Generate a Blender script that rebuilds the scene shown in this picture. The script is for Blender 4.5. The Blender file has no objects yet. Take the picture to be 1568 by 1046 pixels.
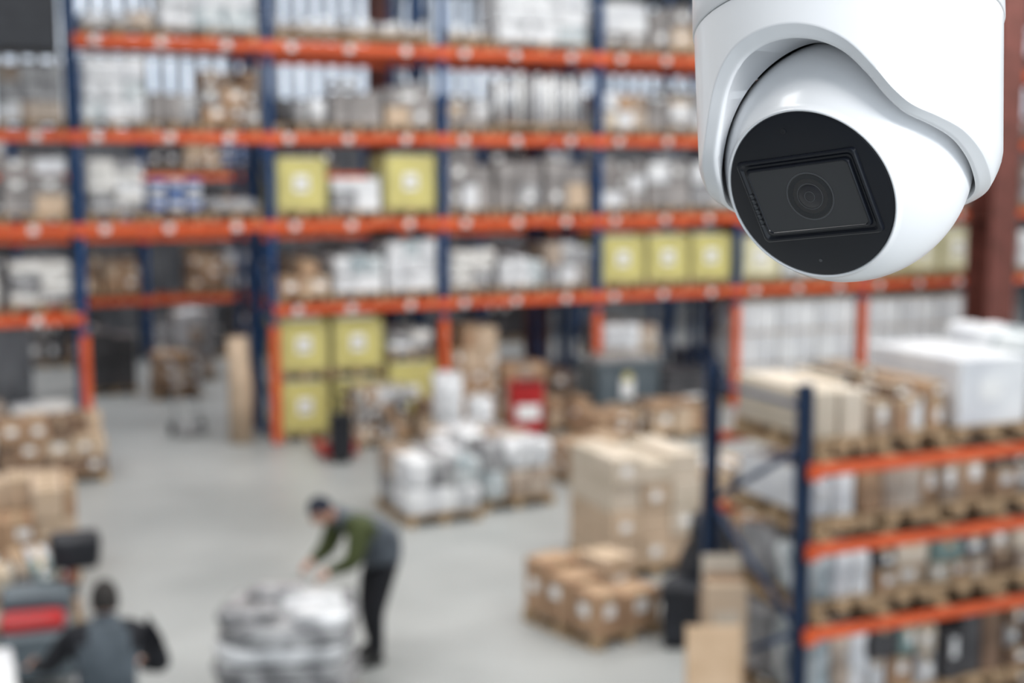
import bpy, math, random
from mathutils import Vector, Matrix, noise
random.seed(7)
SC=bpy.context.scene
COL=SC.collection
R_=math.radians

# ------------------------------------------------------------------ materials
def mat(name,c1,c2=None,rough=.5,metal=0.0,scale=4.0,bump=0.0,bscale=None,coat=0.0,emit=0.0,spec=.5,detail=4):
    m=bpy.data.materials.new(name); m.use_nodes=True
    nt=m.node_tree; N=nt.nodes; L=nt.links
    b=N["Principled BSDF"]
    b.inputs["Roughness"].default_value=rough
    b.inputs["Metallic"].default_value=metal
    b.inputs["Specular IOR Level"].default_value=spec
    b.inputs["Coat Weight"].default_value=coat
    b.inputs["Coat Roughness"].default_value=.08
    c2=c2 or tuple(x*.82 for x in c1)
    tc=N.new("ShaderNodeTexCoord")
    nz=N.new("ShaderNodeTexNoise"); nz.inputs["Scale"].default_value=scale; nz.inputs["Detail"].default_value=detail
    L.new(tc.outputs["Object"],nz.inputs["Vector"])
    cr=N.new("ShaderNodeValToRGB")
    cr.color_ramp.elements[0].position=.38; cr.color_ramp.elements[1].position=.62
    cr.color_ramp.elements[0].color=(*c2,1); cr.color_ramp.elements[1].color=(*c1,1)
    L.new(nz.outputs["Fac"],cr.inputs["Fac"]); L.new(cr.outputs["Color"],b.inputs["Base Color"])
    if emit>0:
        L.new(cr.outputs["Color"],b.inputs["Emission Color"]); b.inputs["Emission Strength"].default_value=emit
    if bump>0:
        n2=N.new("ShaderNodeTexNoise"); n2.inputs["Scale"].default_value=bscale or scale*4; n2.inputs["Detail"].default_value=5
        L.new(tc.outputs["Object"],n2.inputs["Vector"])
        bp=N.new("ShaderNodeBump"); bp.inputs["Strength"].default_value=bump; bp.inputs["Distance"].default_value=.05
        L.new(n2.outputs["Fac"],bp.inputs["Height"]); L.new(bp.outputs["Normal"],b.inputs["Normal"])
    return m

ORANGE=mat("orange_powder_coat",(.72,.12,.03),(.60,.095,.024),rough=.4)
BLUE=mat("blue_powder_coat",(.022,.09,.25),(.016,.07,.20),rough=.45)
NAVY=mat("navy_powder_coat",(.02,.05,.12),(.015,.04,.10),rough=.45)
WOOD=mat("pallet_wood",(.46,.33,.20),(.31,.22,.135),rough=.8,scale=8)
KRAFT=mat("kraft_cardboard",(.43,.28,.175),(.34,.215,.135),rough=.8,scale=3)
KRAFT2=mat("light_cardboard",(.56,.43,.315),(.47,.36,.26),rough=.75,scale=3)
KRAFTD=mat("dark_cardboard",(.22,.14,.095),(.16,.105,.07),rough=.8,scale=3)
BEIGE=mat("beige_carton",(.62,.54,.45),(.53,.46,.37),rough=.6,scale=2)
TAPE=mat("packing_tape",(.55,.42,.28),rough=.25)
LABEL=mat("paper_label",(.85,.85,.84),(.75,.75,.75),rough=.5,scale=20)
YELLOW=mat("yellow_carton",(.60,.54,.20),(.52,.465,.18),rough=.4,scale=2,bump=.2)
YELLOWD=mat("olive_carton_print",(.45,.41,.18),rough=.5)
CREAM=mat("cream_carton",(.70,.67,.50),(.58,.55,.38),rough=.5,scale=2)
GREYC=mat("grey_wrapped_carton",(.35,.325,.315),(.20,.185,.18),rough=.3,scale=2,bump=.3)
GREYD=mat("dark_grey_carton",(.09,.085,.09),(.045,.045,.05),rough=.4,scale=2,bump=.2)
WHITEC=mat("white_carton",(.78,.79,.80),(.60,.61,.64),rough=.35,scale=2,bump=.15)
FILM=mat("stretch_film_white",(.80,.81,.83),(.48,.49,.51),rough=.15,scale=5,bump=.9,bscale=9)
FILMG=mat("stretch_film_grey",(.46,.46,.47),(.19,.19,.20),rough=.14,scale=5,bump=1.0,bscale=9)
FILMB=mat("stretch_film_over_goods",(.70,.73,.74),(.26,.32,.35),rough=.15,scale=4,bump=.9,bscale=9)
FILMK=mat("stretch_film_over_kraft",(.54,.46,.39),(.30,.22,.165),rough=.16,scale=3,bump=.7,bscale=9)
SACK=mat("woven_sack",(.74,.73,.71),(.54,.53,.51),rough=.6,scale=6,bump=.3)
STEEL=mat("galvanised_steel",(.55,.56,.58),(.38,.39,.41),rough=.35,metal=.7,scale=6)
BLACK=mat("black_plastic",(.018,.02,.026),(.012,.013,.018),rough=.4)
TARP=mat("black_tarpaulin",(.016,.020,.030),(.010,.012,.018),rough=.45,scale=6,bump=.6)
RED=mat("red_paint",(.44,.02,.02),(.34,.015,.018),rough=.35)
BLUEP=mat("blue_plastic",(.07,.18,.48),(.05,.14,.38),rough=.4)
TEALC=mat("grey_green_carton",(.20,.29,.28),(.15,.22,.21),rough=.5)
GREYB=mat("grey_steel_bin",(.13,.16,.18),(.095,.12,.14),rough=.45)
BROWNC=mat("red_oxide_steel",(.17,.055,.043),(.12,.04,.03),rough=.5)
CORR=mat("corrugated_sheet",(.34,.35,.37),(.19,.20,.22),rough=.38,metal=.45,scale=1.2)
GLAZ=mat("emissive_glazing",(.80,.88,.98),(.60,.68,.78),rough=.4,emit=1.0,scale=.8)  # panes emit their own glow, standing in for daylight coming through
CEIL=mat("ceiling_sheet",(.50,.51,.53),rough=.7)
PLY=mat("plywood",(.72,.52,.35),(.64,.45,.29),rough=.6,scale=5)
SKIN=mat("skin",(.58,.34,.25),(.52,.29,.21),rough=.5)
HAIR=mat("dark_hair",(.02,.016,.014),rough=.6,scale=40,bump=.4)
CAPM=mat("navy_knit",(.016,.022,.04),rough=.85,scale=60,bump=.3)
VEST=mat("grey_vest",(.11,.13,.155),(.07,.083,.103),rough=.7,scale=8,bump=.3)
VEST2=mat("blue_grey_vest",(.085,.105,.125),(.055,.07,.085),rough=.7,scale=8,bump=.3)
OLIVE=mat("olive_sleeve",(.062,.078,.022),(.042,.053,.016),rough=.8,scale=8,bump=.2)
TROUS=mat("black_trousers",(.010,.011,.016),rough=.8,scale=8,bump=.2)
SHOE=mat("black_boot",(.012,.012,.012),rough=.5)
EYE=mat("eye_white",(.8,.8,.8),rough=.2)
LIP=mat("lips",(.42,.16,.14),rough=.5)

# ------------------------------------------------------------------ mesh builder
class MB:
    def __init__(s,name): s.name=name; s.v=[]; s.f=[]; s.mi=[]; s.sm=[]; s.mats=[]
    def mid(s,m):
        if m not in s.mats: s.mats.append(m)
        return s.mats.index(m)
    def add(s,vs,fs,m,smooth=False):
        o=len(s.v); s.v+= [tuple(v) for v in vs]
        k=s.mid(m)
        for f in fs: s.f.append(tuple(i+o for i in f)); s.mi.append(k); s.sm.append(smooth)
    def box(s,x0,x1,y0,y1,z0,z1,m,M=None,bev=0.0):
        if bev>0:
            b=min(bev,(x1-x0)/3,(y1-y0)/3,(z1-z0)/3)
            vs=[]; fs=[]
            X=(x0,x1);Y=(y0,y1);Z=(z0,z1); idx={}
            for i in (0,1):
                for j in (0,1):
                    for k in (0,1):
                        sx,sy,sz=(1,-1)[i],(1,-1)[j],(1,-1)[k]
                        p=(X[i],Y[j],Z[k])
                        idx[i,j,k,'x']=len(vs); vs.append((p[0],p[1]+sy*b,p[2]+sz*b))
                        idx[i,j,k,'y']=len(vs); vs.append((p[0]+sx*b,p[1],p[2]+sz*b))
                        idx[i,j,k,'z']=len(vs); vs.append((p[0]+sx*b,p[1]+sy*b,p[2]))
            for i in (0,1): fs.append([idx[i,j,k,'x'] for j,k in ((0,0),(1,0),(1,1),(0,1))][::(-1 if i==0 else 1)])
            for j in (0,1): fs.append([idx[i,j,k,'y'] for i,k in ((0,0),(0,1),(1,1),(1,0))][::(-1 if j==0 else 1)])
            for k in (0,1): fs.append([idx[i,j,k,'z'] for i,j in ((0,0),(1,0),(1,1),(0,1))][::(-1 if k==0 else 1)])
            for j in (0,1):
                for k in (0,1): fs.append([idx[0,j,k,'y'],idx[1,j,k,'y'],idx[1,j,k,'z'],idx[0,j,k,'z']])
            for i in (0,1):
                for k in (0,1): fs.append([idx[i,0,k,'x'],idx[i,1,k,'x'],idx[i,1,k,'z'],idx[i,0,k,'z']])
                for j in (0,1): fs.append([idx[i,j,0,'x'],idx[i,j,1,'x'],idx[i,j,1,'y'],idx[i,j,0,'y']])
            for i in (0,1):
                for j in (0,1):
                    for k in (0,1): fs.append([idx[i,j,k,'x'],idx[i,j,k,'y'],idx[i,j,k,'z']])
        else:
            vs=[(x,y,z) for x in (x0,x1) for y in (y0,y1) for z in (z0,z1)]
            fs=[(0,1,3,2),(4,6,7,5),(0,4,5,1),(2,3,7,6),(0,2,6,4),(1,5,7,3)]
        if M is not None: vs=[M@Vector(v) for v in vs]
        s.add(vs,fs,m)
    def tube(s,pts,rad,m,n=10,smooth=True,cap=True):
        pts=[Vector(p) for p in pts]
        if not isinstance(rad,(list,tuple)): rad=[rad]*len(pts)
        vs=[];fs=[]; pr=None
        for i,p in enumerate(pts):
            d=(pts[min(i+1,len(pts)-1)]-pts[max(i-1,0)]).normalized()
            if pr is None:
                a=Vector((0,0,1)) if abs(d.z)<.9 else Vector((1,0,0))
                u=d.cross(a).normalized()
            else:
                u=(pr-d*pr.dot(d)).normalized()
            pr=u; w=d.cross(u)
            for k in range(n):
                t=2*math.pi*k/n; vs.append(p+(u*math.cos(t)+w*math.sin(t))*rad[i])
        for i in range(len(pts)-1):
            for k in range(n):
                fs.append((i*n+k,i*n+(k+1)%n,(i+1)*n+(k+1)%n,(i+1)*n+k))
        if cap:
            fs.append(tuple(range(n))[::-1]); fs.append(tuple((len(pts)-1)*n+k for k in range(n)))
        s.add(vs,fs,m,smooth)
    def lump(s,x0,x1,y0,y1,z0,z1,m,seed=0,amp=.03,res=8,rnd=.25,fr=3.0,M=None):
        cx,cy,cz=(x0+x1)/2,(y0+y1)/2,(z0+z1)/2
        hx,hy,hz=(x1-x0)/2,(y1-y0)/2,(z1-z0)/2
        keys={};vs=[];fs=[]
        def vid(a,b,c):
            k=(a,b,c)
            if k in keys: return keys[k]
            p=Vector((a/res*2-1,b/res*2-1,c/res*2-1))
            e=(6.0*(1-rnd)+2.0) if rnd>.2 else 14.0
            l=(abs(p.x)**e+abs(p.y)**e+abs(p.z)**e)**(1/e)
            p=p/l if l>0 else p
            q=Vector((cx+p.x*hx,cy+p.y*hy,cz+p.z*hz))
            nn=noise.noise_vector(Vector((q.x*fr+seed*7.3,q.y*fr+seed*3.1,q.z*fr*1.6)))
            q+=nn*amp
            if c==0: q.z=z0
            keys[k]=len(vs); vs.append(q if M is None else M@q); return keys[k]
        for f in range(6):
            for i in range(res):
                for j in range(res):
                    if f==0: q=[(i,j,0),(i,j+1,0),(i+1,j+1,0),(i+1,j,0)]
                    if f==1: q=[(i,j,res),(i+1,j,res),(i+1,j+1,res),(i,j+1,res)]
                    if f==2: q=[(0,i,j),(0,i,j+1),(0,i+1,j+1),(0,i+1,j)]
                    if f==3: q=[(res,i,j),(res,i+1,j),(res,i+1,j+1),(res,i,j+1)]
                    if f==4: q=[(i,0,j),(i+1,0,j),(i+1,0,j+1),(i,0,j+1)]
                    if f==5: q=[(i,res,j),(i,res,j+1),(i+1,res,j+1),(i+1,res,j)]
                    fs.append([vid(*t) for t in q])
        s.add(vs,fs,m,True)
    def lathe(s,prof,m,n=24,M=None,smooth=True):
        vs=[];fs=[]
        for r,z in prof:
            for k in range(n):
                t=2*math.pi*k/n; v=Vector((r*math.cos(t),r*math.sin(t),z)); vs.append(M@v if M is not None else v)
        for i in range(len(prof)-1):
            for k in range(n): fs.append((i*n+k,i*n+(k+1)%n,(i+1)*n+(k+1)%n,(i+1)*n+k))
        fs.append(tuple(range(n))[::-1]); fs.append(tuple((len(prof)-1)*n+k for k in range(n)))
        s.add(vs,fs,m,smooth)
    def build(s,loc=(0,0,0),rz=0,parent=None,sharp=None,rot=None):
        me=bpy.data.meshes.new(s.name); me.from_pydata(s.v,[],s.f)
        for m in s.mats: me.materials.append(m)
        me.polygons.foreach_set("material_index",s.mi); me.polygons.foreach_set("use_smooth",s.sm)
        me.update()
        if sharp: me.set_sharp_from_angle(angle=R_(sharp))
        ob=bpy.data.objects.new(s.name,me); COL.objects.link(ob)
        ob.location=loc
        ob.rotation_euler=rot if rot else (0,0,rz)
        if parent: ob.parent=parent
        return ob

# ------------------------------------------------------------------ cargo
def pallet(b,w,d,z=0,m=WOOD,h=.13):
    for i in range(5):
        y=-d/2+ (d-.1)*i/4
        b.box(-w/2,w/2,y,y+.1,z+h-.022,z+h,m)
    for i in range(3):
        x=-w/2+(w-.1)*i/2
        b.box(x,x+.1,-d/2,d/2,z,z+.018,m)
        for j in range(3):
            y=-d/2+(d-.12)*j/2
            b.box(x,x+.1,y,y+.12,z+.018,z+h-.022,m)
    return h
def carton(b,x0,x1,y0,y1,z0,z1,m,label=True,tape=True,M=None):
    b.box(x0,x1,y0,y1,z0,z1,m,M=M,bev=.008)
    w=x1-x0;h=z1-z0;d=y1-y0
    if tape:
        b.box((x0+x1)/2-.03,(x0+x1)/2+.03,y0-.002,y1+.002,z1-.001,z1+.002,TAPE,M=M)
        b.box((x0+x1)/2-.03,(x0+x1)/2+.03,y0-.003,y0,z1-.25*h,z1,TAPE,M=M)
    if label:
        lx=x0+w*random.uniform(.2,.5); lz=z0+h*random.uniform(.25,.5)
        b.box(lx,lx+min(.16,w*.4),y0-.004,y0,lz,lz+min(.12,h*.35),LABEL,M=M)
        ly=y0+d*random.uniform(.2,.5)
        b.box(x0-.004,x0,ly,ly+min(.16,d*.4),lz,lz+min(.12,h*.35),LABEL,M=M)
NAMES=dict(yellow="yellow_carton_pallet",brown="cardboard_box_pallet",grey="grey_carton_pallet",white="white_carton_pallet",cream="cream_carton_pallet",
  film="wrapped_pallet_load",filmg="grey_wrapped_pallet_load",filmk="wrapped_box_pallet",sack="sack_pallet",bucket="paint_bucket_pallet",rolls="film_roll_pallet",
  tubes="steel_tube_bundle",blocks="white_block_pallet",mixed="mixed_box_pallet",dark="dark_carton_pallet",beige="beige_carton_pallet",filmb="shrink_wrapped_goods_pallet",small="small_parcel_pallet")
def load(kind,x0,x1,y0,z,h,d=1.0,rz=0,name=None,loc=None,ph=.13,rows_=None):
    b=MB(name or NAMES[kind]); w=x1-x0
    zz=pallet(b,w,d,h=ph)
    W=w/2-.01; D=d/2-.01; t=h
    sd=random.random()*50
    if kind in('yellow','cream'):
        m=YELLOW if kind=='yellow' else CREAM
        b.box(-W,W,-D,D,zz,t,m,bev=.02)
        zc=(zz+t)/2
        b.box(-.13,.11,-D-.006,-D,zc-.11,zc+.15,LABEL); b.box(-.09,.09,-D-.008,-D-.006,zc-.03,zc+.02,GREYC)
        b.box(-W-.006,-W,-.13,.11,zc-.11,zc+.15,LABEL)
        b.box(-W-.003,W+.003,-D-.003,D+.003,zz+.02,zz+.06,YELLOWD)
        b.box(-W-.003,W+.003,-D-.003,D+.003,t-.05,t-.03,YELLOWD)
        for sx in (-W,W-.05): b.box(sx,sx+.05,-D-.004,-D,zz+.02,t-.01,YELLOWD)
        b.lump(-W*.8,W*.8,-D*.8,D*.8,t-.02,t+.04,FILM,seed=sd,amp=.02,res=5,rnd=.4)
    elif kind in('grey','white','dark','beige'):
        m={'grey':GREYC,'white':WHITEC,'dark':GREYD,'beige':BEIGE}[kind]
        ny=(random.choice([2,2,3]) if h>.6 else 1) if kind!='beige' else (2 if h>.6 else 1)
        if rows_: ny=rows_
        for j in range(ny):
            nx=random.choice([1,2,2,3]) if kind!='beige' else 2
            if rows_: nx=3
            for i in range(nx):
                ww=2*W/nx; a=-W+i*ww; hz=(t-zz)/ny
                dz=random.uniform(0,.12 if h>.5 else .03) if j==ny-1 else 0
                mm=m if (random.random()>.22 or kind=='beige') else random.choice([KRAFT2,FILMG,WHITEC] if kind!='dark' else [GREYC,KRAFTD])
                if rows_: mm=random.choice([BEIGE,BEIGE,KRAFT2])
                b.box(a+.005,a+ww-.005,-D+random.uniform(0,.06),D,zz+j*hz,zz+(j+1)*hz-.008-dz,mm,bev=.012)
                if random.random()<.5:
                    b.box(a+ww*.3,a+ww*.6,-D-.002,-D+.06,zz+j*hz+hz*.35,zz+j*hz+hz*.65,LABEL)
        if kind=='grey' and random.random()<.5:
            x=random.uniform(-W,0); b.lump(x,x+W,-D*.8,D*.5,t-.03,t+.09,random.choice([FILM,FILMG]),seed=sd,amp=.03,res=6,rnd=.5)
    elif kind in('brown','mixed','small'):
        z0=zz
        while z0<t-.1:
            hz=min(random.uniform(.22,.38) if kind!='small' else random.uniform(.14,.24),t-z0); x=-W
            if t-z0-hz<.1: hz=t-z0
            while x<W-.08:
                ww=min(random.uniform(.22,.42) if kind!='small' else random.uniform(.13,.26),W-x)
                if W-x-ww<.12: ww=W-x
                pal={'brown':[KRAFT,KRAFT,KRAFT2,KRAFTD],'mixed':[KRAFT,KRAFT2,WHITEC,GREYC,KRAFTD,GREYD],'small':[KRAFTD,KRAFTD,KRAFT,KRAFT,GREYC,GREYC,WHITEC,BEIGE,FILMK,FILMG,KRAFT2,GREYD,TEALC]}[kind]
                for yy in (-D,0):
                    if z0>zz+.05 and z0+hz>t-.12 and random.random()<.25: continue
                    carton(b,x+.006,x+ww-.006,yy+.006+random.uniform(0,.07),yy+D-.006,z0,z0+hz-.004-random.uniform(0,.06 if z0+hz>t-.05 else 0),random.choice(pal),label=random.random()<.6)
                x+=ww
            z0+=hz
    elif kind in('film','filmg','filmk','filmb'):
        n=max(1,int((t-zz)/.28)); hz=(t-zz)/n
        for i in range(n):
            for a in range(3):
                pal={'filmb':[FILM,FILMB,FILMB,WHITEC,FILMG,FILMK],'film':[FILM,FILM,WHITEC,FILMB],'filmg':[FILMG,FILMG,GREYC,FILM,FILMK],'filmk':[FILMK,FILMK,KRAFT,FILM,BEIGE]}[kind]
                xa=-W+a*2*W/3; hh=zz+(i+1)*hz+random.uniform(-.03,.05)*(1 if i==n-1 else .3)
                am=.028 if kind=='filmb' else .014
                b.lump(xa-.008,xa+2*W/3+.008,-D,D*random.uniform(-.1,.1),zz+i*hz,hh,random.choice(pal),seed=sd+i+a,amp=am,res=7,rnd=.3 if kind=='filmb' else .1,fr=5)
                b.lump(xa-.008,xa+2*W/3+.008,0,D,zz+i*hz,hh+random.uniform(-.04,.03),random.choice(pal),seed=sd+i+a+5,amp=am,res=7,rnd=.3 if kind=='filmb' else .1,fr=5)
    elif kind=='sack':
        z0=zz;k=0
        while z0<t-.05:
            for i in range(2):
                for j in range(2):
                    xa=-W+i*W;ya=-D+j*D
                    b.lump(xa-.02,xa+W+.02,ya-.02,ya+D+.02,z0,z0+.19,random.choice([SACK,SACK,FILM,FILMG]),seed=sd+k,amp=.035,res=6,rnd=.62,fr=3);k+=1
            z0+=.16
    elif kind=='bucket':
        for j in range(2):
            for i in range(3):
                for q in range(2):
                    r=W/3-.01; M=Matrix.Translation((-W+r+.01+i*2*W/3,-D+r+q*.45,zz+j*.27))
                    mm=[WHITEC,BLUEP][(i+j)%2]
                    b.lathe([(r*.85,0),(r*.95,.2),(r,.205),(r,.25),(r*.9,.255)],mm,n=16,M=M)
                    b.lathe([(r*.93,.06),(r*.96,.16)],BLUEP if mm is WHITEC else WHITEC,n=16,M=M)
    elif kind=='rolls':
        r=W/3
        for i in range(3):
            M=Matrix.Translation((-W+r+i*2*r,-D+.2,zz))
            b.lathe([(r*.4,0),(r*.95,.005),(r*.97,t-zz-.01),(r*.4,t-zz)],random.choice([FILM,GREYD,FILMG]),n=16,M=M)
            M=Matrix.Translation((-W+r+i*2*r,D-.25,zz))
            b.lathe([(r*.4,0),(r*.95,.005),(r*.97,t-zz-.01),(r*.4,t-zz)],random.choice([FILM,GREYD,FILMG]),n=16,M=M)
    elif kind=='tubes':
        n=int(2*W/.12)
        for i in range(n):
            x=-W+.06+i*.12
            b.tube([(x,-D,zz+.06),(x,-D,t-random.uniform(0,.1))],.05,random.choice([STEEL,FILM,FILMG,WHITEC,LABEL]),n=8)
            b.tube([(x,D*.2,zz+.06),(x,D*.2,t-random.uniform(0,.1))],.05,random.choice([STEEL,FILM,FILMG]),n=8)
        b.box(-W,W,-D-.03,-D+.3,zz,zz+.06,WOOD)
    elif kind=='blocks':
        n=3; hz=(t-zz)/n
        for k in range(n):
            for i in range(3):
                a=-W+i*2*W/3
                b.box(a+.01,a+2*W/3-.01,-D,D,zz+k*hz,zz+(k+1)*hz-.025,WHITEC,bev=.02)
                b.box(a+.04,a+.07,-D-.003,-D,zz+k*hz,zz+(k+1)*hz-.03,GREYC)
            b.box(-W,W,-D+.01,D-.01,zz+(k+1)*hz-.025,zz+(k+1)*hz,WOOD)
    L=loc if loc else ((x0+x1)/2,y0+d/2,z)
    return b.build(L,rz)

# ------------------------------------------------------------------ racks
def rack(name,xs,y0,dep,levels,htop,fm=BLUE,prot=1.95,post=.11,bh=.14,skip=lambda i,z:False,discs=True,protm=ORANGE,deck=True):
    b=MB(name)
    for X in xs:
        for y in (y0,y0+dep):
            p=post/2
            zb=0
            if prot and y==y0:
                b.box(X-p*1.15,X+p*1.15,y-p*1.2,y+p*1.1,0.0,prot,protm,bev=.01); zb=prot
            b.box(X-p,X+p,y-p,y-p+.02,zb,htop,fm)
            b.box(X-p,X-p+.02,y-p,y+p,zb,htop,fm); b.box(X+p-.02,X+p,y-p,y+p,zb,htop,fm)
            b.box(X-p*1.5,X+p*1.5,y-p*1.6,y+p*1.6,0,.012,fm)
        z=.25;k=0
        while z<htop-.7:
            st=.62 if post<.1 else .95
            b.tube([(X,y0,z),(X,y0+dep,z+st)] if k%2==0 else [(X,y0+dep,z),(X,y0,z+st)],.022,fm,n=6)
            z+=st;k+=1
        b.tube([(X,y0,.2),(X,y0+dep,.2)],.02,fm,n=6)
        b.tube([(X,y0,htop-.15),(X,y0+dep,htop-.15)],.02,fm,n=6)
    for i in range(len(xs)-1):
        a,c=xs[i],xs[i+1]
        for z in levels:
            if skip(i,z): continue
            for y,s in ((y0,-1),(y0+dep,1)):
                ya=y+s*post*.55-.025
                b.box(a+post/2-.005,c-post/2+.005,ya,ya+.05,z-bh/2,z+bh/2,ORANGE,bev=.006)
                for e in (a,c):
                    q=1 if e==a else -1
                    b.box(min(e,e+q*.09),max(e,e+q*.09),ya-.01,ya+.06,z-bh*.75,z+bh*.6,ORANGE)
            if discs:
                for k in range(3):
                    x=a+(c-a)*(k+.35)/3+random.uniform(-.06,.06)
                    b.box(x-.06,x+.06,y0-post*.55-.032,y0-post*.55-.025,z-.055,z+.055,LABEL)
            if deck:
                n=6
                for k in range(n):
                    x=a+.15+(c-a-.3-.1)*k/(n-1)
                    b.box(x,x+.1,y0-.02,y0+dep+.02,z+bh/2,z+bh/2+.018,WOOD)
    return b.build()

P=2.95
XS=[2.0+P*i for i in range(-2,9)]
LV=[2.21,3.58,4.98,6.42]
def sk(i,z):
    X=XS[i]
    if abs(X-2.0)<.1 and z<3: return True
    if X<1.9 and z>6: return True
    return False
rack("pallet_rack",XS,21.2,1.1,LV,8.6,skip=sk)
XS2=[4.95+P*i for i in range(0,8)]
rack("pallet_rack",XS2,22.75,1.1,LV,8.6,prot=0,discs=False)
XS3=[-1.2+2.8*i for i in range(0,12)]
Y3=31.5
rack("pallet_rack",XS3,Y3,1.1,[1.45,2.9,4.3],5.2,prot=0,discs=False)

B=[0,2.30,3.67,5.07,6.51]
Y=21.25
def L(k,x0,x1,lv,h,y=Y,d=1.0): load(k,x0,x1,y,B[lv],h,d)
# level 1
L('sack',.95,1.85,1,.75); L('sack',-.1,.8,1,.7)
L('brown',5.05,5.93,1,.72); L('film',6.0,6.85,1,.72); L('film',6.92,7.8,1,.98)
L('sack',8.05,8.9,1,.68); L('film',8.98,9.8,1,.62); L('filmg',9.88,10.74,1,.85)
L('yellow',10.97,11.85,1,.98); L('yellow',11.92,12.78,1,.98); L('yellow',12.85,13.7,1,.98)
L('cream',13.95,14.8,1,.9); L('film',14.9,15.75,1,.8); L('film',15.85,16.65,1,.85)
L('cream',16.9,17.75,1,1.0); L('cream',17.82,18.65,1,1.0); L('cream',18.72,19.6,1,1.0)
L('cream',19.85,20.7,1,1.05);L('film',20.8,21.65,1,.9);L('grey',21.75,22.5,1,.9)
# level 2
L('filmg',-.1,.8,2,1.0); L('grey',.9,1.85,2,1.05)
L('sack',2.12,2.98,2,.9); L('bucket',3.05,3.9,2,.75); L('sack',3.98,4.8,2,.25)
L('yellow',5.05,5.9,2,1.0); L('white',5.98,6.82,2,.78); L('yellow',6.9,7.8,2,1.05)
L('grey',8.02,8.85,2,.98); L('grey',8.93,9.78,2,.98); L('grey',9.86,10.7,2,1.0)
L('grey',10.98,11.85,2,1.0); L('grey',11.92,12.78,2,1.0); L('filmg',12.85,13.68,2,.95)
L('grey',13.95,14.8,2,.9); L('grey',14.88,15.7,2,.9);L('filmk',15.8,16.6,2,.9)
for i in range(3): L(random.choice(['grey','filmk','cream']),16.9+.93*i,17.75+.93*i,2,.95)
for i in range(3): L(random.choice(['grey','filmk','cream']),19.85+.93*i,20.7+.93*i,2,.95)
# level 3
L('film',-.1,.8,3,1.05); L('filmg',.9,1.85,3,1.0)
L('film',2.1,3.05,3,1.08); L('filmg',3.1,3.85,3,.6); L('mixed',3.92,4.82,3,1.0)
L('rolls',5.05,5.95,3,.55); L('grey',6.02,6.86,3,.78); L('grey',6.93,7.78,3,.78)
L('grey',8.03,8.8,3,.68); L('tubes',8.9,10.65,3,1.05)
L('filmk',10.98,11.85,3,.75); L('grey',11.92,12.8,3,.78); L('filmg',12.88,13.7,3,.8)
for i in range(3): L(random.choice(['grey','filmk','filmg']),13.95+.93*i,14.8+.93*i,3,.85)
for i in range(3): L(random.choice(['grey','filmk','filmg']),16.9+.93*i,17.75+.93*i,3,.85)
# level 4
L('filmg',2.15,3.2,4,.35); L('film',3.3,4.8,4,.85)
L('tubes',5.1,7.75,4,.42); L('tubes',8.02,8.85,4,.4); L('film',8.95,10.65,4,1.05)
L('grey',10.98,11.85,4,.9); L('grey',11.92,12.8,4,.9); L('filmk',12.88,13.7,4,.7)
# level 0
L('yellow',5.05,5.88,0,.98); load('yellow',5.05,5.88,Y,1.03,.98)
L('yellow',5.95,6.83,0,.98); load('yellow',5.95,6.83,Y,1.03,.98)
L('yellow',6.9,7.8,0,1.2); load('sack',6.95,7.75,Y,1.26,.4)
L('brown',8.05,8.95,0,1.8); L('filmk',9.05,9.9,0,1.0); L('dark',9.98,10.75,0,.9)
L('dark',10.98,12.2,0,1.05); load('filmg',11.0,12.15,Y,1.06,.6); L('dark',12.3,13.65,0,.75)
for i in range(3): L('blocks',13.92+.92*i,14.8+.92*i,0,2.0)
for i in range(3): L('blocks',16.87+.92*i,17.75+.92*i,0,1.95)
L('filmg',-.1,.8,0,.9); L('sack',.9,1.8,0,.8)
# second row, back to back
random.seed(21)
for bay in range(7):
    for lv in range(0,5):
        if lv==4 and random.random()<.4: continue
        for k in range(3):
            if random.random()<.22: continue
            x=XS2[bay]+.08+.93*k
            kk=random.choice(['grey','filmg','dark','dark','grey','brown','filmg'])
            load(kk,x,x+.86,22.8,B[lv],random.uniform(.5,.95) if lv<3 else random.uniform(.35,.6))
# far row
for bay in range(6):
    for lv,z in enumerate((0,1.55,3.0,4.4)):
        for k in range(3):
            if random.random()<.12: continue
            x=XS3[bay]+.1+.88*k
            load(random.choice(['dark','dark','filmg','brown','brown','grey','bucket','dark']),x,x+.8,Y3+.05,z,random.uniform(.7,1.2))

# ------------------------------------------------------------------ near rack (right)
NX=[5.04,7.95,10.85]
rack("shelving_rack",NX,6.92,1.1,[.75,1.47,2.04,2.57],3.13,fm=NAVY,prot=0,post=.08,bh=.075,discs=False)
random.seed(5)
nz=[.81,1.53,2.10,2.63]
def NL(k,x0,x1,lv,h,**kw): load(k,x0,x1,6.99,nz[lv],h,ph=.10,**kw)
NL('beige',5.2,5.62,3,.45); NL('small',5.68,6.28,3,.47)
NL('white',6.36,7.0,3,.60,name="white_wrapped_parcel_pallet"); NL('filmb',7.06,7.85,3,.64)
NL('white',8.1,9.2,3,.7); NL('film',9.3,10.6,3,.65)
NL('white',5.2,5.55,2,.40,d=.95); NL('filmk',5.58,6.1,2,.40); NL('small',6.12,6.7,2,.42); NL('small',6.72,7.3,2,.41);NL('mixed',7.32,7.85,2,.41)
NL('mixed',8.1,9.3,2,.40); NL('mixed',9.4,10.6,2,.36)
NL('filmb',5.2,5.7,1,.44,d=.95); NL('small',5.72,6.2,1,.44); NL('small',6.22,6.75,1,.42); NL('small',6.77,7.3,1,.44);NL('small',7.32,7.85,1,.42)
NL('brown',8.1,9.3,1,.36)
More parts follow.
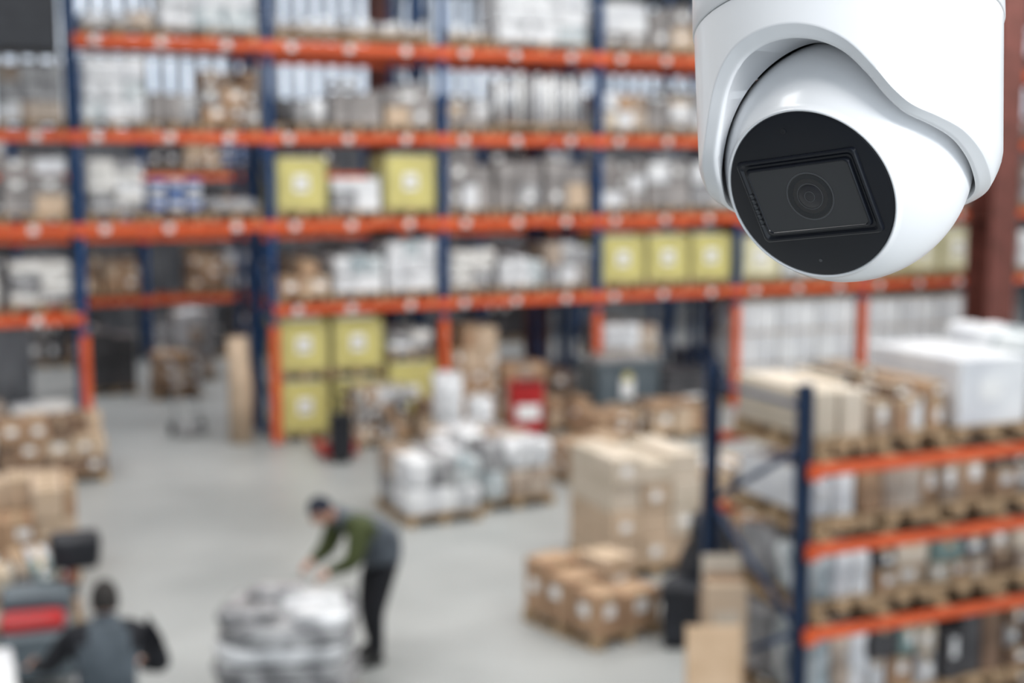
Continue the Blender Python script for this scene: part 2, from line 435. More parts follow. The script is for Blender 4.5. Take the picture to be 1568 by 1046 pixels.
NL('filmb',5.2,5.7,0,.58,d=.95); NL('small',5.74,6.3,0,.58); NL('dark',6.34,6.9,0,.58); NL('small',6.94,7.8,0,.58)
load('brown',5.3,6.4,6.97,0,.6); load('brown',6.5,7.7,6.97,0,.6)

# ------------------------------------------------------------------ floor goods
random.seed(11)
load('filmb',0,1.0,0,0,.85,d=1.25,loc=(5.74,16.05,0),rz=.03)
load('filmb',0,1.05,0,0,.92,d=1.25,loc=(6.90,16.4,0),rz=.06)
load('filmb',0,1.1,0,0,.75,d=1.1,loc=(6.9,17.75,0),rz=.05)
load('brown',0,1.0,0,0,.62,d=1.1,loc=(8.6,16.75,0),rz=.1)
load('brown',0,1.1,0,0,.6,d=.9,loc=(11.3,19.3,0),rz=.0)
load('brown',0,.9,0,0,.55,d=.9,loc=(10.1,19.4,0),rz=.1)
load('beige',0,1.15,0,0,1.38,d=1.1,loc=(7.15,13.0,0),rz=.0,name="tall_carton_pallet",rows_=4)
load('mixed',0,.8,0,0,1.0,d=1.0,loc=(8.5,13.3,0),rz=.0)
load('small',0,.9,0,0,1.0,d=.7,loc=(6.50,20.60,0),rz=.05)
load('brown',0,.75,0,0,.75,d=.65,loc=(7.5,20.6,0),rz=-.05)
load('brown',0,.8,0,0,.6,d=.6,loc=(9.85,20.45,0),rz=-.05)
load('brown',0,1.5,0,0,.95,d=1.0,loc=(1.35,20.1,0),rz=.0)
load('brown',0,1.5,0,0,.9,d=1.0,loc=(-.25,20.1,0),rz=.0)
load('brown',0,1.5,0,0,1.1,d=1.1,loc=(.52,15.3,0),rz=-.05)
load('film',0,1.0,0,0,1.1,d=1.0,loc=(-.16,9.4,0),rz=0)
b=MB("open_box_pallet")
pallet(b,.84,1.14)
for (x0,x1,y0,y1,z0,z1,m) in [(-.41,-.1,-.55,-.2,.13,.53,KRAFT),(-.08,.39,-.56,-.2,.13,.48,KRAFT),(-.41,0,-.16,.2,.13,.58,KRAFT),(.04,.41,-.16,.25,.13,.70,KRAFT2),(-.41,.0,.23,.55,.13,.66,KRAFT),(.04,.41,.29,.55,.13,.60,KRAFT)]:
    carton(b,x0,x1,y0,y1,z0,z1,m)
    if random.random()<.3: b.box(x0+.02,x1-.02,y0-.12,y0-.005,z1-.01,z1,KRAFT2)
b.build((5.74,11.28,0),R_(14))

# black tarp bundle
b=MB("black_tarp_bundle")
M=Matrix.Rotation(R_(13),4,'Y')
b.lump(-.21,.20,-.18,.18,0,1.28,TARP,seed=3,amp=.07,res=12,rnd=.4,fr=3.5,M=M)
b.lump(.10,.40,-.22,.15,0,.95,TARP,seed=11,amp=.06,res=8,rnd=.45,fr=4)
b.lump(-.26,.12,-.28,.0,0,.65,TARP,seed=17,amp=.06,res=8,rnd=.5,fr=4)
b.build((6.42,10.62,0),R_(-20))
# cardboard sheets leaning by the rack end
b=MB("leaning_cardboard_sheets")
for i in range(4):
    M=Matrix.Translation((0,i*.04,0))@Matrix.Rotation(R_(-3-i*.6),4,'X')
    w=.13+.012*random.random()
    b.box(-w,w,0,.025,0,1.74+.05*i*(-1)**i,[KRAFT,KRAFT2,BEIGE,KRAFT][i],M=M,bev=.004)
M=Matrix.Rotation(R_(-3),4,'X')
b.box(-.135,.135,-.14,-.005,1.15,1.70,KRAFT2,M=M,bev=.006); b.box(-.1,.08,-.145,-.14,1.35,1.52,BEIGE,M=M)
b.box(-.13,.13,-.14,-.005,.0,1.15,KRAFT,M=M,bev=.006)
b.build((4.80,7.42,0),R_(-23))
b=MB("plywood_board")
M=Matrix.Rotation(R_(-6),4,'X')
b.box(-.18,.18,0,.02,0,1.54,PLY,M=M,bev=.003)
b.box(-.18,-.15,.02,.05,0,1.54,WOOD,M=M); b.box(.15,.18,.02,.05,0,1.54,WOOD,M=M)
b.build((4.46,6.98,0),R_(-23))
b=MB("grey_steel_bin")
b.box(-.65,.65,-.35,.35,.14,.18,GREYB)
for y in(-.35,.31): b.box(-.65,.65,y,y+.04,.18,1.12,GREYB,bev=.01)
for x in(-.65,.61): b.box(x,x+.04,-.35,.35,.18,1.12,GREYB)
for x in (-.5,-.17,.17,.5): b.box(x-.03,x+.03,-.38,-.35,.18,1.1,GREYB)
b.box(-.68,.68,-.39,-.33,1.08,1.15,GREYB); b.box(-.68,.68,.33,.39,1.08,1.15,GREYB)
for x in(-.6,.5):
    for y in(-.3,.2): b.box(x,x+.1,y,y+.1,0,.14,GREYB)
b.box(-.15,.1,-.387,-.38,.5,.85,LABEL); b.box(-.1,.05,-.39,-.386,.8,.95,YELLOW)
b.lump(-.55,.55,-.3,.3,.9,1.25,GREYC,seed=4,amp=.04,res=6)
b.build((10.98,20.6,0),0)
b=MB("foam_roll")
b.lathe([(.1,0),(.24,.01),(.25,1.25),(.22,1.27),(.08,1.27),(.07,1.2)],FILM,n=20)
b.build((7.35,19.6,0))
b=MB("foam_roll")
b.lathe([(.1,0),(.22,.01),(.23,.8),(.2,.82),(.08,.82),(.07,.8)],FILM,n=20)
b.build((7.95,19.7,0))
b=MB("cardboard_roll")
b.tube([(0,0,0),(.02,0,.9),(-.03,.02,1.75)],[.2,.21,.17],KRAFT2,n=16)
b.tube([(-.03,.02,1.75),(-.03,.02,1.78)],[.1,.09],KRAFTD,n=16)
b.build((4.45,21.6,0))
b=MB("hand_cart")
for x in(-.22,.22):
    b.tube([(x,0,.12),(x,0,1.15),(x,.12,1.25)],.018,STEEL,n=8)
for z in(.3,.6,.9,1.12): b.tube([(-.22,0,z),(.22,0,z)],.014,STEEL,n=8)
b.box(-.24,.24,-.3,0,.1,.12,STEEL)
for x in(-.27,.27): b.tube([(x-.02,.05,.11),(x+.02,.05,.11)],.11,BLACK,n=16)
b.build((3.75,22.6,0),R_(10))
load('dark',0,.9,0,0,1.3,d=.9,loc=(3.1,27.6,0)); load('brown',0,.9,0,0,.9,d=.9,loc=(4.2,26.6,0))
load('filmg',0,.8,0,0,1.5,d=.9,loc=(4.9,28.6,0))
def truck(loc,rz):
    b=MB("hand_pallet_truck")
    for y in(-.26,.1): b.box(0,1.15,y,y+.16,.06,.12,RED,bev=.01)
    for y in(-.18,.18): b.tube([(1.0,y-.04,.04),(1.0,y+.04,.04)],.04,BLACK,n=12)
    b.box(-.12,.02,-.27,.27,.08,.30,RED,bev=.02)
    b.box(-.28,-.10,-.17,.17,.12,.78,BLACK,bev=.02)
    b.tube([(-.2,-.12,.09),(-.2,.12,.09)],.09,BLACK,n=16)
    b.tube([(-.2,0,.45),(-.42,0,1.1)],.03,BLACK,n=8)
    b.tube([(-.42,0,1.08),(-.44,-.13,1.16),(-.47,-.12,1.26),(-.47,.12,1.26),(-.44,.13,1.16),(-.42,0,1.08)],.018,BLACK,n=8)
    return b.build(loc,rz)
truck((5.55,19.6,0),R_(84))
b=MB("red_gas_cabinet")
b.box(-.28,.28,-.2,.2,.1,.98,RED,bev=.03); b.box(-.2,.2,-.215,-.2,.35,.6,LABEL); b.box(-.22,.22,-.21,-.2,.66,.88,RED,bev=.005)
for x in(-.2,.14):
    for y in(-.17,.11): b.box(x,x+.06,y,y+.06,0,.1,BLACK)
b.tube([(-.2,-.22,.98),(.2,-.22,.98)],.02,BLACK,n=8)
b.tube([(-.2,-.22,.98),(-.2,-.1,.93)],.015,BLACK,n=8); b.tube([(.2,-.22,.98),(.2,-.1,.93)],.015,BLACK,n=8)
b.build((8.9,20.0,0),R_(-10))
b=MB("floor_scrubber")
b.box(-.30,.30,-.45,.5,.18,.60,GREYB,bev=.04)
b.lump(-.29,.24,-.40,-.05,.60,.71,RED,seed=2,amp=.01,res=6,rnd=.4)
b.box(-.3,.3,.12,.5,.60,.78,GREYB,bev=.03)
b.lump(.12,.56,.35,.70,.90,1.20,BLACK,seed=2,amp=.015,res=6,rnd=.35)
b.tube([(.2,.45,.6),(.34,.5,.98)],.04,RED,n=10); b.tube([(-.2,.5,.6),(.2,.55,1.0)],.02,STEEL,n=8)
for x in(-.31,.31):
    b.tube([(x-.03,-.3,.13),(x+.03,-.3,.13)],.13,BLACK,n=18); b.tube([(x-.03,.4,.13),(x+.03,.4,.13)],.13,BLACK,n=18)
b.tube([(-.4,-.55,.1),(.4,-.55,.1)],.06,BLACK,n=10)
for x in(-.3,.3): b.tube([(x,-.45,.2),(x,-.55,.12)],.02,STEEL,n=8)
b.build((.62,11.9,0),R_(-5))
load('small',0,1.1,0,0,.7,d=.9,loc=(.55,13.6,0),rz=.05)

b=MB("film_wrapped_sack_pallet")
pallet(b,1.12,1.12)
for k in range(5):
    o=.02*math.sin(k*2.1)
    b.lump(-.55+o,.55+o,-.55,.55,.13+k*.15,.13+k*.15+.17,[FILMG,FILMG,FILMG,FILM,FILMG][k],seed=k*3,amp=.05,res=12,rnd=.4,fr=4)
for k,(x,y) in enumerate([(-.3,-.2),(.2,.1),(-.1,.3),(.3,-.3)]):
    b.lump(x-.25,x+.25,y-.2,y+.2,.87,.98,[FILMG,FILM][k%2],seed=k*5,amp=.04,res=6,rnd=.6,fr=4)
b.build((2.50,10.46,0),R_(-18))

# ------------------------------------------------------------------ columns, heater
def icol(name,x,y,z1,w=.42,d=.5):
    b=MB(name)
    b.box(-w/2,w/2,-d/2,-d/2+.035,0,z1,BROWNC); b.box(-w/2,w/2,d/2-.035,d/2,0,z1,BROWNC)
    b.box(-.02,.02,-d/2+.035,d/2-.035,0,z1,BROWNC)
    b.box(-w*.7,w*.7,-d*.7,d*.7,0,.03,BROWNC)
    for z in (1.5,3.5,5.5,7.5): b.box(-w/2+.01,w/2-.01,-d/2+.035,d/2-.035,z,z+.02,BROWNC)
    return b.build((x,y,0))
ZC=10.0
icol("steel_column",18.65,19.8,ZC,w=.65,d=.65)
icol("steel_column",7.9,24.6,ZC,w=.4,d=.4)
icol("steel_column",11.2,24.6,ZC,w=.4,d=.4)
icol("steel_column",15.6,24.6,ZC,w=.4,d=.4)
b=MB("unit_heater")
b.box(-1.3,.85,-.4,.4,0,1.9,BLACK,bev=.05)
for k in range(8): b.box(-1.2,.75,-.43,-.4,.15+k*.2,.25+k*.2,BLACK)
for x in(-1.1,.5):
    b.tube([(x,0,1.9),(x,0,ZC-6.12)],.02,STEEL,n=6)
b.build((.86,20.4,6.11))

# ------------------------------------------------------------------ room shell
X0,X1,Y0,Y1=-14,38,-8,38
FL=bpy.data.materials.new("polished_concrete"); FL.use_nodes=True
nt=FL.node_tree;N=nt.nodes;Lk=nt.links;bs=N["Principled BSDF"]
tc=N.new("ShaderNodeTexCoord");n1=N.new("ShaderNodeTexNoise");n1.inputs["Scale"].default_value=.45;n1.inputs["Detail"].default_value=8
Lk.new(tc.outputs["Object"],n1.inputs["Vector"])
cr=N.new("ShaderNodeValToRGB");cr.color_ramp.elements[0].position=.35;cr.color_ramp.elements[1].position=.68
cr.color_ramp.elements[0].color=(.315,.328,.325,1);cr.color_ramp.elements[1].color=(.425,.438,.432,1)
Lk.new(n1.outputs["Fac"],cr.inputs["Fac"]);Lk.new(cr.outputs["Color"],bs.inputs["Base Color"])
n2=N.new("ShaderNodeTexNoise");n2.inputs["Scale"].default_value=1.3;n2.inputs["Detail"].default_value=6
Lk.new(tc.outputs["Object"],n2.inputs["Vector"])
mr=N.new("ShaderNodeMapRange");mr.inputs["To Min"].default_value=.3;mr.inputs["To Max"].default_value=.55
Lk.new(n2.outputs["Fac"],mr.inputs["Value"]);Lk.new(mr.outputs["Result"],bs.inputs["Roughness"])
b=MB("floor"); b.box(X0,X1,Y0,Y1,-.2,0,FL); b.build()
b=MB("ceiling"); b.box(X0,X1,Y0,Y1,ZC,ZC+.2,CEIL); b.build()
def corr(b,x0,x1,y,z0,z1,m,p=.3,a=.05):
    vs=[];fs=[];x=x0
    prof=[0,.35,.5,.85]
    while x<x1:
        for q,off in zip(prof,(0,0,1,1)):
            vs+= [(x+q*p,y-off*a,z0),(x+q*p,y-off*a,z1)]
        x+=p
    n=len(vs)//2
    for i in range(n-1): fs.append((2*i,2*i+2,2*i+3,2*i+1))
    b.add(vs,fs,m)
b=MB("wall_back"); b.box(X0,X1,Y1,Y1+.2,0,ZC,CORR); corr(b,X0,X1,Y1-.02,0,5.4,CORR); b.build()
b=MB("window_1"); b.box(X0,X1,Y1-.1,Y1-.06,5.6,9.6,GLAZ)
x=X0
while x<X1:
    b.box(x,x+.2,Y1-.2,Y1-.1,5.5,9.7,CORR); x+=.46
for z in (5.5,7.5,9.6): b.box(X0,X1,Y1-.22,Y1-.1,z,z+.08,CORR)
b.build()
b=MB("wall_left"); b.box(X0-.2,X0,Y0,Y1,0,ZC,CORR); b.build()
b=MB("wall_right"); b.box(X1,X1+.2,Y0,Y1,0,ZC,CORR); b.build()
b=MB("corrugated_partition"); corr(b,-4,1.5,25.5,0,2.5,CORR,p=.25)
for x in(-3.9,-1.2,1.4): b.box(x-.04,x+.04,25.5,25.6,0,2.5,STEEL)
b.build()

# ------------------------------------------------------------------ people
def skinbody(name,nodes,edges):
    names=list(nodes); me=bpy.data.meshes.new(name+"_sk")
    me.from_pydata([nodes[n][0] for n in names],[(names.index(a),names.index(c)) for a,c,_ in edges],[])
    ob=bpy.data.objects.new(name+"_sk",me); COL.objects.link(ob)
    ob.modifiers.new("s",'SKIN')
    sd=me.skin_vertices[0].data
    for i,n in enumerate(names):
        r=nodes[n][1]; sd[i].radius=(r,r) if not isinstance(r,tuple) else r; sd[i].use_root=(n=='pelvis')
    ss=ob.modifiers.new("ss",'SUBSURF'); ss.levels=2; ss.render_levels=2
    dg=bpy.context.evaluated_depsgraph_get(); dg.update()
    m2=bpy.data.meshes.new_from_object(ob.evaluated_get(dg))
    segs=[(Vector(nodes[a][0]),Vector(nodes[c][0]),mm,nodes[a][1],nodes[c][1]) for a,c,mm in edges]
    vs=[v.co.copy() for v in m2.vertices]; out=[]
    for p in m2.polygons:
        c=p.center; best=None;bd=9
        for a,e,mm,ra,re in segs:
            d=e-a; t=max(0,min(1,(c-a).dot(d)/d.length_squared)); dd=(c-(a+d*t)).length-(ra+(re-ra)*t)
            if dd<bd: bd=dd;best=mm
        out.append((tuple(p.vertices),best))
    bpy.data.objects.remove(ob)
    return vs,out
def hand(b,w,d,side,up,m=SKIN):
    w=Vector(w);d=Vector(d).normalized();up=Vector(up); s=d.cross(up).normalized()*side; u=s.cross(d).normalized()
    if u.z<0: u=-u
    b.tube([w-d*.02,w+d*.03,w+d*.085],[.029,.038,.036],m,n=10)
    for i,(o,l) in enumerate([(-.03,.062),(-.01,.075),(.01,.07),(.03,.055)]):
        p=w+d*.08+s*o
        b.tube([p,p+d*l*.45-u*.004,p+d*l*.8-u*.02,p+d*l-u*.038],[.0095,.009,.008,.006],m,n=6)
    p=w+d*.03-s*.03
    b.tube([p,p-s*.03+d*.02-u*.01,p-s*.035+d*.055-u*.02],[.012,.010,.008],m,n=6)
def head(b,c,fw,up,top,cap=False,k_=1.08):
    fw=Vector(fw).normalized(); up=Vector(up); lf=up.cross(fw).normalized(); up=fw.cross(lf).normalized()
    M=Matrix((( fw.x,lf.x,up.x,c[0]),(fw.y,lf.y,up.y,c[1]),(fw.z,lf.z,up.z,c[2]),(0,0,0,1)))@Matrix.Scale(k_,4)
    vs=[];fs=[]; n=24;r=16
    for i in range(r+1):
        ph=math.pi*i/r
        for k in range(n):
            t=2*math.pi*k/n
            x=math.sin(ph)*math.cos(t);y=math.sin(ph)*math.sin(t);z=math.cos(ph)
            X=x*.095;Yv=y*.078;Z=z*.118
            if z<0:
                Yv*=1+z*.28; X=X*(1+z*.12)+ (.012*-z)
            if x>.8 and abs(y)<.22 and -.35<z<.12: X+=.022*(1-abs(y)/.25)
            if x>.8 and .08<z<.3 and abs(y)>.15 : X-=.006
            vs.append(M@Vector((X,Yv,Z)))
    for i in range(r):
        for k in range(n): fs.append((i*n+k,(i+1)*n+k,(i+1)*n+(k+1)%n,i*n+(k+1)%n))
    b.add(vs,fs,SKIN,True)
    vs=[];fs=[]
    for i in range(r+1):
        ph=math.pi*i/r
        for k in range(n):
            t=2*math.pi*k/n
            x=math.sin(ph)*math.cos(t);y=math.sin(ph)*math.sin(t);z=math.cos(ph)
            s=1.11 if not cap else 1.14
            vs.append(M@Vector((x*.095*s-.004,y*.078*s*1.02,z*.118*s+.003)))
    for i in range(r):
        for k in range(n):
            t=2*math.pi*(k+.5)/n; z=math.cos(math.pi*(i+.5)/r)
            lim=.32 if math.cos(t)>.35 else (-.05 if cap else (-.15 if abs(math.cos(t))<=.35 else -.55))
            if z>lim: fs.append((i*n+k,(i+1)*n+k,(i+1)*n+(k+1)%n,i*n+(k+1)%n))
    b.add(vs,fs,top,True)
    for s in(-1,1):
        b.lump(-.02,.02,s*.078-.01,s*.078+.01,-.035,.03,SKIN,amp=0,res=4,rnd=.8,M=M)
        b.lump(.072,.088,s*.03-.012,s*.03+.012,.0,.016,EYE,amp=0,res=4,rnd=.9,M=M)
        b.lump(.082,.091,s*.03-.005,s*.03+.005,.003,.013,HAIR,amp=0,res=3,rnd=.9,M=M)
        b.tube([M@Vector((.09,s*.015,.03)),M@Vector((.082,s*.045,.032))],.004,HAIR,n=6)
    b.tube([M@Vector((.092,-.02,-.055)),M@Vector((.1,0,-.055)),M@Vector((.092,.02,-.055))],.006,LIP,n=6)
def person(name,nd,mats,loc,rz,hfw,hup,hc,top,cap,handdirs):
    vest,slv,trs=mats
    E=[('pelvis','waist',vest),('waist','chest',vest),('chest','neck',vest),('neck','hb',SKIN),
       ('pelvis','hipL',trs),('hipL','kneeL',trs),('kneeL','ankL',trs),('ankL','toeL',SHOE),
       ('pelvis','hipR',trs),('hipR','kneeR',trs),('kneeR','ankR',trs),('ankR','toeR',SHOE),
       ('chest','shL',slv),('shL','elL',slv),('elL','wrL',slv),('chest','shR',slv),('shR','elR',slv),('elR','wrR',slv)]
    vs,fs=skinbody(name,nd,E)
    b=MB(name)
    b.v=[tuple(v) for v in vs]
    for f,m in fs: b.f.append(f); b.mi.append(b.mid(m)); b.sm.append(True)
    head(b,hc,hfw,hup,top,cap)
    n=Vector(nd['neck'][0]); q=(Vector(nd['hb'][0])-n).normalized()
    b.tube([n-q*.03,n+q*.04],[.095,.075],vest,n=14)
    for k in 'LR':
        w=Vector(nd['wr'+k][0]); e=Vector(nd['el'+k][0]); d=(w-e).normalized()
        b.tube([w-d*.03,w+d*.012],[.046,.044],slv,n=12)
        hd=Vector(handdirs[k]); hand(b,w,hd,1 if k=='L' else -1,(0,0,1))
        a=Vector(nd['ank'+k][0]); t=Vector(nd['toe'+k][0])
        b.tube([a+Vector((-.06,0,-.055)),a+Vector((.05,0,-.05)),(t.x-.02,t.y,.035),(t.x+.05,t.y,.03)],[.035,.045,.038,.025],SHOE,n=10)
    return b.build(loc,rz)
nd=dict(pelvis=((-.17,0,.98),.21),waist=((-.16,0,1.17),.22),chest=((.05,0,1.35),.24),neck=((.30,0,1.42),.075),hb=((.37,0,1.44),.06),
 hipL=((-.12,.09,.86),.14),kneeL=((.0,.11,.50),.10),ankL=((-.02,.13,.1),.068),toeL=((.12,.15,.05),.04),
 hipR=((-.12,-.09,.86),.14),kneeR=((-.05,-.10,.50),.10),ankR=((-.12,-.12,.1),.068),toeR=((.02,-.14,.05),.04),
 shL=((.18,.21,1.31),.115),elL=((.27,.27,1.05),.095),wrL=((.46,.18,.98),.05),
 shR=((.18,-.21,1.31),.115),elR=((.28,-.25,1.05),.095),wrR=((.48,-.13,1.0),.05))
person("bending_worker",nd,(VEST,OLIVE,TROUS),(3.44,11.27,0),R_(190),(.85,0,-.55),(.55,0,.85),(.45,0,1.48),CAPM,True,dict(L=(.8,-.2,-.35),R=(.8,.2,-.35)))
nd=dict(pelvis=((-.04,0,.95),.17),waist=((0,0,1.10),.175),chest=((.06,0,1.30),.205),neck=((.11,0,1.46),.07),hb=((.13,0,1.52),.058),
 hipL=((-.02,.1,.88),.115),kneeL=((.02,.12,.50),.08),ankL=((-.02,.13,.1),.056),toeL=((.12,.15,.05),.04),
 hipR=((-.02,-.1,.88),.115),kneeR=((0,-.12,.50),.08),ankR=((-.06,-.13,.1),.056),toeR=((.08,-.15,.05),.04),
 shL=((.07,.23,1.36),.10),elL=((.2,.38,1.14),.07),wrL=((.38,.46,1.09),.045),
 shR=((.07,-.23,1.36),.10),elR=((.02,-.37,1.13),.07),wrR=((.24,-.26,1.06),.045))
person("standing_worker",nd,(VEST2,TROUS,TROUS),(.90,8.95,0),R_(85),(.9,.1,-.35),(.35,0,.93),(.16,0,1.58),HAIR,False,dict(L=(.9,.2,-.1),R=(.8,.4,0)))

# ------------------------------------------------------------------ security camera (turret dome)
WPL=mat("white_camera_plastic",(.90,.905,.92),(.89,.895,.91),rough=.3,spec=.5,coat=.25,scale=1)
GRV=mat("seam_groove_ring",(.12,.13,.15),rough=.7)  # dark grey ring set into the seam groove
BFACE=mat("black_camera_face",(.009,.011,.018),(.008,.010,.016),rough=.28,coat=.2,scale=30)
BGLS=mat("smoked_window",(.038,.040,.045),(.036,.038,.042),rough=.12,coat=.6,scale=10)
BRING=mat("lens_ring",(.09,.093,.10),rough=.3)
BLENS=mat("lens_glass",(.008,.008,.012),rough=.03,coat=1.0)
S=.045
root=bpy.data.objects.new("security_camera",None); COL.objects.link(root)
root.empty_display_size=.05
root.location=(.3122,.4073,4.5026); root.rotation_euler=(0,0,R_(-37.4))
T=Matrix.Rotation(R_(-2.7),4,'Y')@Matrix.Rotation(R_(-16),4,'X')
KP=[(-180,-.3),(-130,-.3),(-100,-.3),(-84,-.28),(-74,-.2),(-66,-.03),(-60,.18),(-53,.43),(-44,.6),(-35,.67),(-26,.69),(-17,.67),(-8,.61),(0,.51),(8,.34),(15,.17),(22,.055),(32,-.015),(44,-.085),(56,-.175),(68,-.25),(80,-.29),(100,-.3),(140,-.3),(180,-.3)]
def edge(a):
    for i in range(len(KP)-1):
        if KP[i][0]<=a<=KP[i+1][0]:
            x0,y0=KP[i];x1,y1=KP[i+1]
            def sl(j):
                j0=max(j-1,0);j1=min(j+1,len(KP)-1); return (KP[j1][1]-KP[j0][1])/(KP[j1][0]-KP[j0][0])
            m0,m1=sl(i)*(x1-x0),sl(i+1)*(x1-x0); t=(a-x0)/(x1-x0)
            return (2*t**3-3*t*t+1)*y0+(t**3-2*t*t+t)*m0+(-2*t**3+3*t*t)*y1+(t**3-t*t)*m1
    return -.3
def rz_(z):
    if z>=1.1: return 1.255
    if z>=0: return 1.215+.04*z/1.1
    return 1.215-.85*(-z)**1.6
dense=[(a*.1,edge(a*.1)) for a in range(-1800,1801)]
K=1.22*math.pi/180
cum=[0]
for i in range(1,len(dense)): cum.append(cum[-1]+math.hypot((dense[i][0]-dense[i-1][0])*K,dense[i][1]-dense[i-1][1]))
NC=420; samp=[]
j=0
for c in range(NC):
    t=cum[-1]*c/NC
    while cum[j+1]<t: j+=1
    q=(t-cum[j])/(cum[j+1]-cum[j]); a=dense[j][0]+(dense[j+1][0]-dense[j][0])*q; z=dense[j][1]+(dense[j+1][1]-dense[j][1])*q
    samp.append((a*K,z))
nrm=[]
for c in range(NC):
    a=samp[(c-3)%NC];b_=samp[(c+3)%NC]
    dx=b_[0]-a[0]
    if dx<-3: dx+=360*K
    dz=b_[1]-a[1]; l=math.hypot(dx,dz); nrm.append((-dz/l,dx/l))
def bw(c):
    a=samp[c][0]/K
    t=max(0,min(1,(a+20)/35)); t=t*t*(3-2*t)
    return .085*(1-t)+.035*t
def pos(s,z,r):
    a=s/1.22
    return (T@Vector((math.sin(a)*r,-math.cos(a)*r,z)))*S
rows=[]
NR=22
for k in range(NR+1):
    t=k/NR; row=[]
    for c in range(NC):
        s,z=samp[c];nx,nz_=nrm[c]
        off=bw(c)
        se,ze=s+nx*off,z+nz_*off
        zz=1.1+(ze-1.1)*t; ss=s+(se-s)*t**2
        row.append(pos(ss,zz,rz_(zz)))
    rows.append(row)
def orow(off,dr=None,sph=None,zmax=1.0,rel=False):
    row=[]
    for c in range(NC):
        s,z=samp[c];nx,nz_=nrm[c]
        o=off*bw(c)/.085 if rel else off
        ss,zz=s+nx*o,z+nz_*o
        if sph:
            zz=min(zz,zmax); r=math.sqrt(max(sph*sph-zz*zz,.01))
        else: r=rz_(zz)-dr
        row.append(pos(ss,zz,r))
    rows.append(row)
orow(.078,dr=.004,rel=True); orow(.07,dr=.012,rel=True)
orow(.02,dr=.05,rel=True); orow(.005,dr=.062,rel=True); orow(-.004,dr=.075);orow(0,dr=.10)
orow(.05,dr=.13); orow(.13,sph=1.035,zmax=.86); orow(.3,sph=1.035,zmax=.93)
b=MB("housing")
vs=[p for r in rows for p in r]; fs=[]
for i in range(len(rows)-1):
    for c in range(NC): fs.append((i*NC+c,i*NC+(c+1)%NC,(i+1)*NC+(c+1)%NC,(i+1)*NC+c))
b.add(vs,fs,WPL,True)
b.build(parent=root,sharp=50)
b=MB("base_ring")
def Tl(p): return (T@Vector(p))*S
TS=Matrix.Scale(S,4)@T
b.lathe([(1.0,1.0),(1.235,1.1),(1.235,1.118)],GRV,n=128,M=TS)
b.lathe([(1.1,1.1),(1.262,1.112),(1.268,1.12),(1.272,1.5),(1.26,1.62),(1.2,1.68),(.9,1.7)],WPL,n=128,M=TS)
b.build(parent=root,sharp=60)
b=MB("mount_bracket")
b.lathe([(1.0,1.7),(1.0,2.3),(.9,2.4),(.5,2.42)],WPL,n=48,M=TS)
p=Tl((0,0,2.35))
b.tube([p,(p.x,p.y+.01,p.z+.05),(p.x,p.y+.01,ZC-4.5026)],.02,WPL,n=16)
b.build(parent=root,sharp=50)
A=Vector((-.395,-.835,-.385)).normalized(); e1=Vector((.9,-.436,0)).normalized()
e1=(e1-A*e1.dot(A)).normalized(); e2=e1.cross(A)
if e2.z<0: e2=-e2
rho=R_(7)
f1=e1*math.cos(rho)+e2*math.sin(rho); f2=-e1*math.sin(rho)+e2*math.cos(rho)
ML=Matrix(((f1.x,f2.x,A.x,0),(f1.y,f2.y,A.y,0),(f1.z,f2.z,A.z,0),(0,0,0,1)))
MS=Matrix.Scale(S,4)@ML
b=MB("eyeball")
pr=[]
for i in range(60):
    a=math.pi-(math.pi-math.asin(.728))*i/59
    pr.append((max(math.sin(a),.001),math.cos(a)))
pr+=[(.7275,.700),(.722,.708),(.715,.711),(.708,.709),(.703,.703),(.702,.69),(.6,.68)]
b.lathe(pr,WPL,n=160,M=MS); b.build(parent=root,sharp=60)
b=MB("lens_face")
b.lathe([(.5,.66),(.699,.68),(.699,.700),(.694,.706),(.68,.710),(.45,.722),(.2,.728),(.01,.729)],BFACE,n=128,M=MS)
def rr(w,h,r,z,n=6,ox=0,oy=0):
    out=[]
    for cx,cy,a0 in ((w/2-r,h/2-r,0),(-w/2+r,h/2-r,90),(-w/2+r,-h/2+r,180),(w/2-r,-h/2+r,270)):
        for k in range(n+1):
            a=R_(a0+90*k/n); yy=oy+cy+r*math.sin(a)
            out.append(MS@Vector((ox+cx+r*math.cos(a)-.09*yy,yy,z)))
    return out
def loft(loops,m,cap=True,smooth=False):
    n=len(loops[0]); vs=[p for l in loops for p in l]; fs=[]
    for i in range(len(loops)-1):
        for k in range(n): fs.append((i*n+k,i*n+(k+1)%n,(i+1)*n+(k+1)%n,(i+1)*n+k))
    if cap: fs.append(tuple((len(loops)-1)*n+k for k in range(n)))
    b.add(vs,fs,m,smooth)
loft([rr(1.06,.72,.035,.70),rr(1.05,.71,.04,.738),rr(1.03,.69,.04,.745),rr(1.00,.66,.04,.745),rr(.96,.62,.04,.728),rr(.93,.585,.04,.728),rr(.915,.57,.04,.752),rr(.90,.555,.04,.757),rr(.885,.54,.035,.757),rr(.878,.533,.035,.75)],BFACE,cap=False)
loft([rr(.90,.55,.035,.74),rr(.878,.533,.035,.7495)],BGLS)
for k in range(7):
    y=-.2+k*.045
    loft([rr(.03,.02,.006,.735,ox=-.487,oy=y),rr(.026,.016,.006,.752,ox=-.487,oy=y)],BRING)
def ring(r0,r1,z,m,n=64,ox=.03,oy=.01):
    vs=[];fs=[]
    for k in range(n):
        t=2*math.pi*k/n
        for r,zz in ((r0,z-.002),(r0,z),(r1,z),(r1,z-.002)): vs.append(MS@Vector((ox+r*math.cos(t),oy+r*math.sin(t),zz)))
    for k in range(n):
        for q in range(3): fs.append((k*4+q,((k+1)%n)*4+q,((k+1)%n)*4+q+1,k*4+q+1))
    b.add(vs,fs,m)
MO=MS@Matrix.Translation((.03,.01,0))
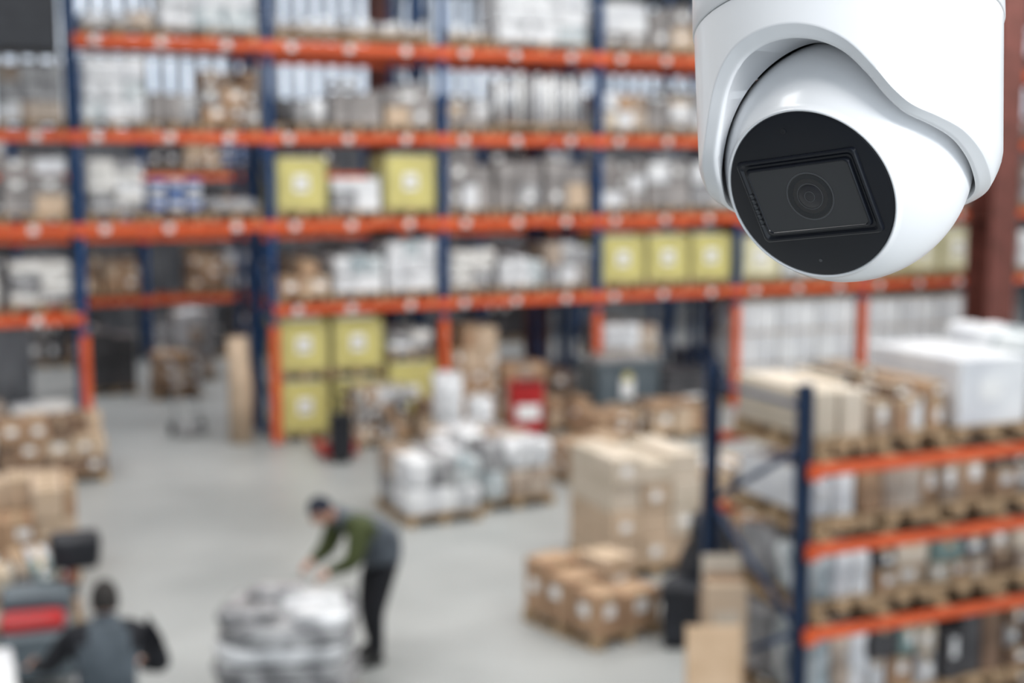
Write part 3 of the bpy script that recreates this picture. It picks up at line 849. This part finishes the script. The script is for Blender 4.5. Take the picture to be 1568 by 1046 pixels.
b.lathe([(.2,.7485),(.2,.7505),(.001,.7506)],BLENS,n=64,M=MO)
ring(.192,.205,.7525,BRING); ring(.15,.185,.752,mat("lens_barrel",(.03,.032,.036),rough=.35)); ring(.105,.112,.7535,BRING)
b.lathe([(.098,.7506),(.09,.753),(.06,.757),(.03,.759),(.001,.7595)],mat("lens_bulge",(.02,.02,.026),rough=.1,coat=.8),n=48,M=MO)
ring(.04,.046,.7612,BRING)
MO=MS@Matrix.Translation((-.06,.56,0))
b.lathe([(.022,.70),(.022,.7235),(.012,.724),(.012,.722)],BLACK,n=20,M=MO)
MO=MS@Matrix.Translation((-.06,-.56,0))
b.lathe([(.014,.70),(.014,.7205),(.004,.721)],BRING,n=16,M=MO)
b.build(parent=root,sharp=30)

# ------------------------------------------------------------------ lights / world
w=bpy.data.worlds.new("world"); SC.world=w; w.use_nodes=True
bg=w.node_tree.nodes["Background"]; bg.inputs["Color"].default_value=(.83,.92,1.0,1); bg.inputs["Strength"].default_value=1.2
def area(name,loc,sx,sy,e,c=(1,1,1),rot=(0,0,0)):
    l=bpy.data.lights.new(name,'AREA'); l.shape='RECTANGLE'; l.size=sx; l.size_y=sy; l.energy=e; l.color=c
    o=bpy.data.objects.new(name,l); COL.objects.link(o); o.location=loc; o.rotation_euler=rot
    return o
for x in (-2,8,18,28):
    for y in (3,10,17):
        area("ceiling_light",(x,y,ZC-.15),7,2.0,440,(1,.99,.97))
area("ceiling_light",(6,28,ZC-.15),20,3,1150,(.97,.985,1))
area("ceiling_light",(24,28,ZC-.15),14,3,500,(.97,.985,1))
o=area("dome_key_light",(.75,-1.3,5.3),.7,.5,27,(1,1,1))  # added key light, out of view, only to brighten the turret housing
d=Vector((.31,.41,4.5))-o.location; o.rotation_euler=d.to_track_quat('-Z','Y').to_euler()

# ------------------------------------------------------------------ camera
cam=bpy.data.cameras.new("camera"); co=bpy.data.objects.new("camera",cam); COL.objects.link(co)
co.location=(0,0,4.5); co.rotation_euler=(R_(90-7.45),0,R_(-23.4))
cam.sensor_width=36; cam.lens=46.55; cam.clip_start=.02; cam.clip_end=200
cam.dof.use_dof=True; cam.dof.focus_distance=.468; cam.dof.aperture_fstop=7.9
SC.camera=co
SC.view_settings.view_transform='Standard'
SC.view_settings.exposure=0.05
SC.view_settings.gamma=.94
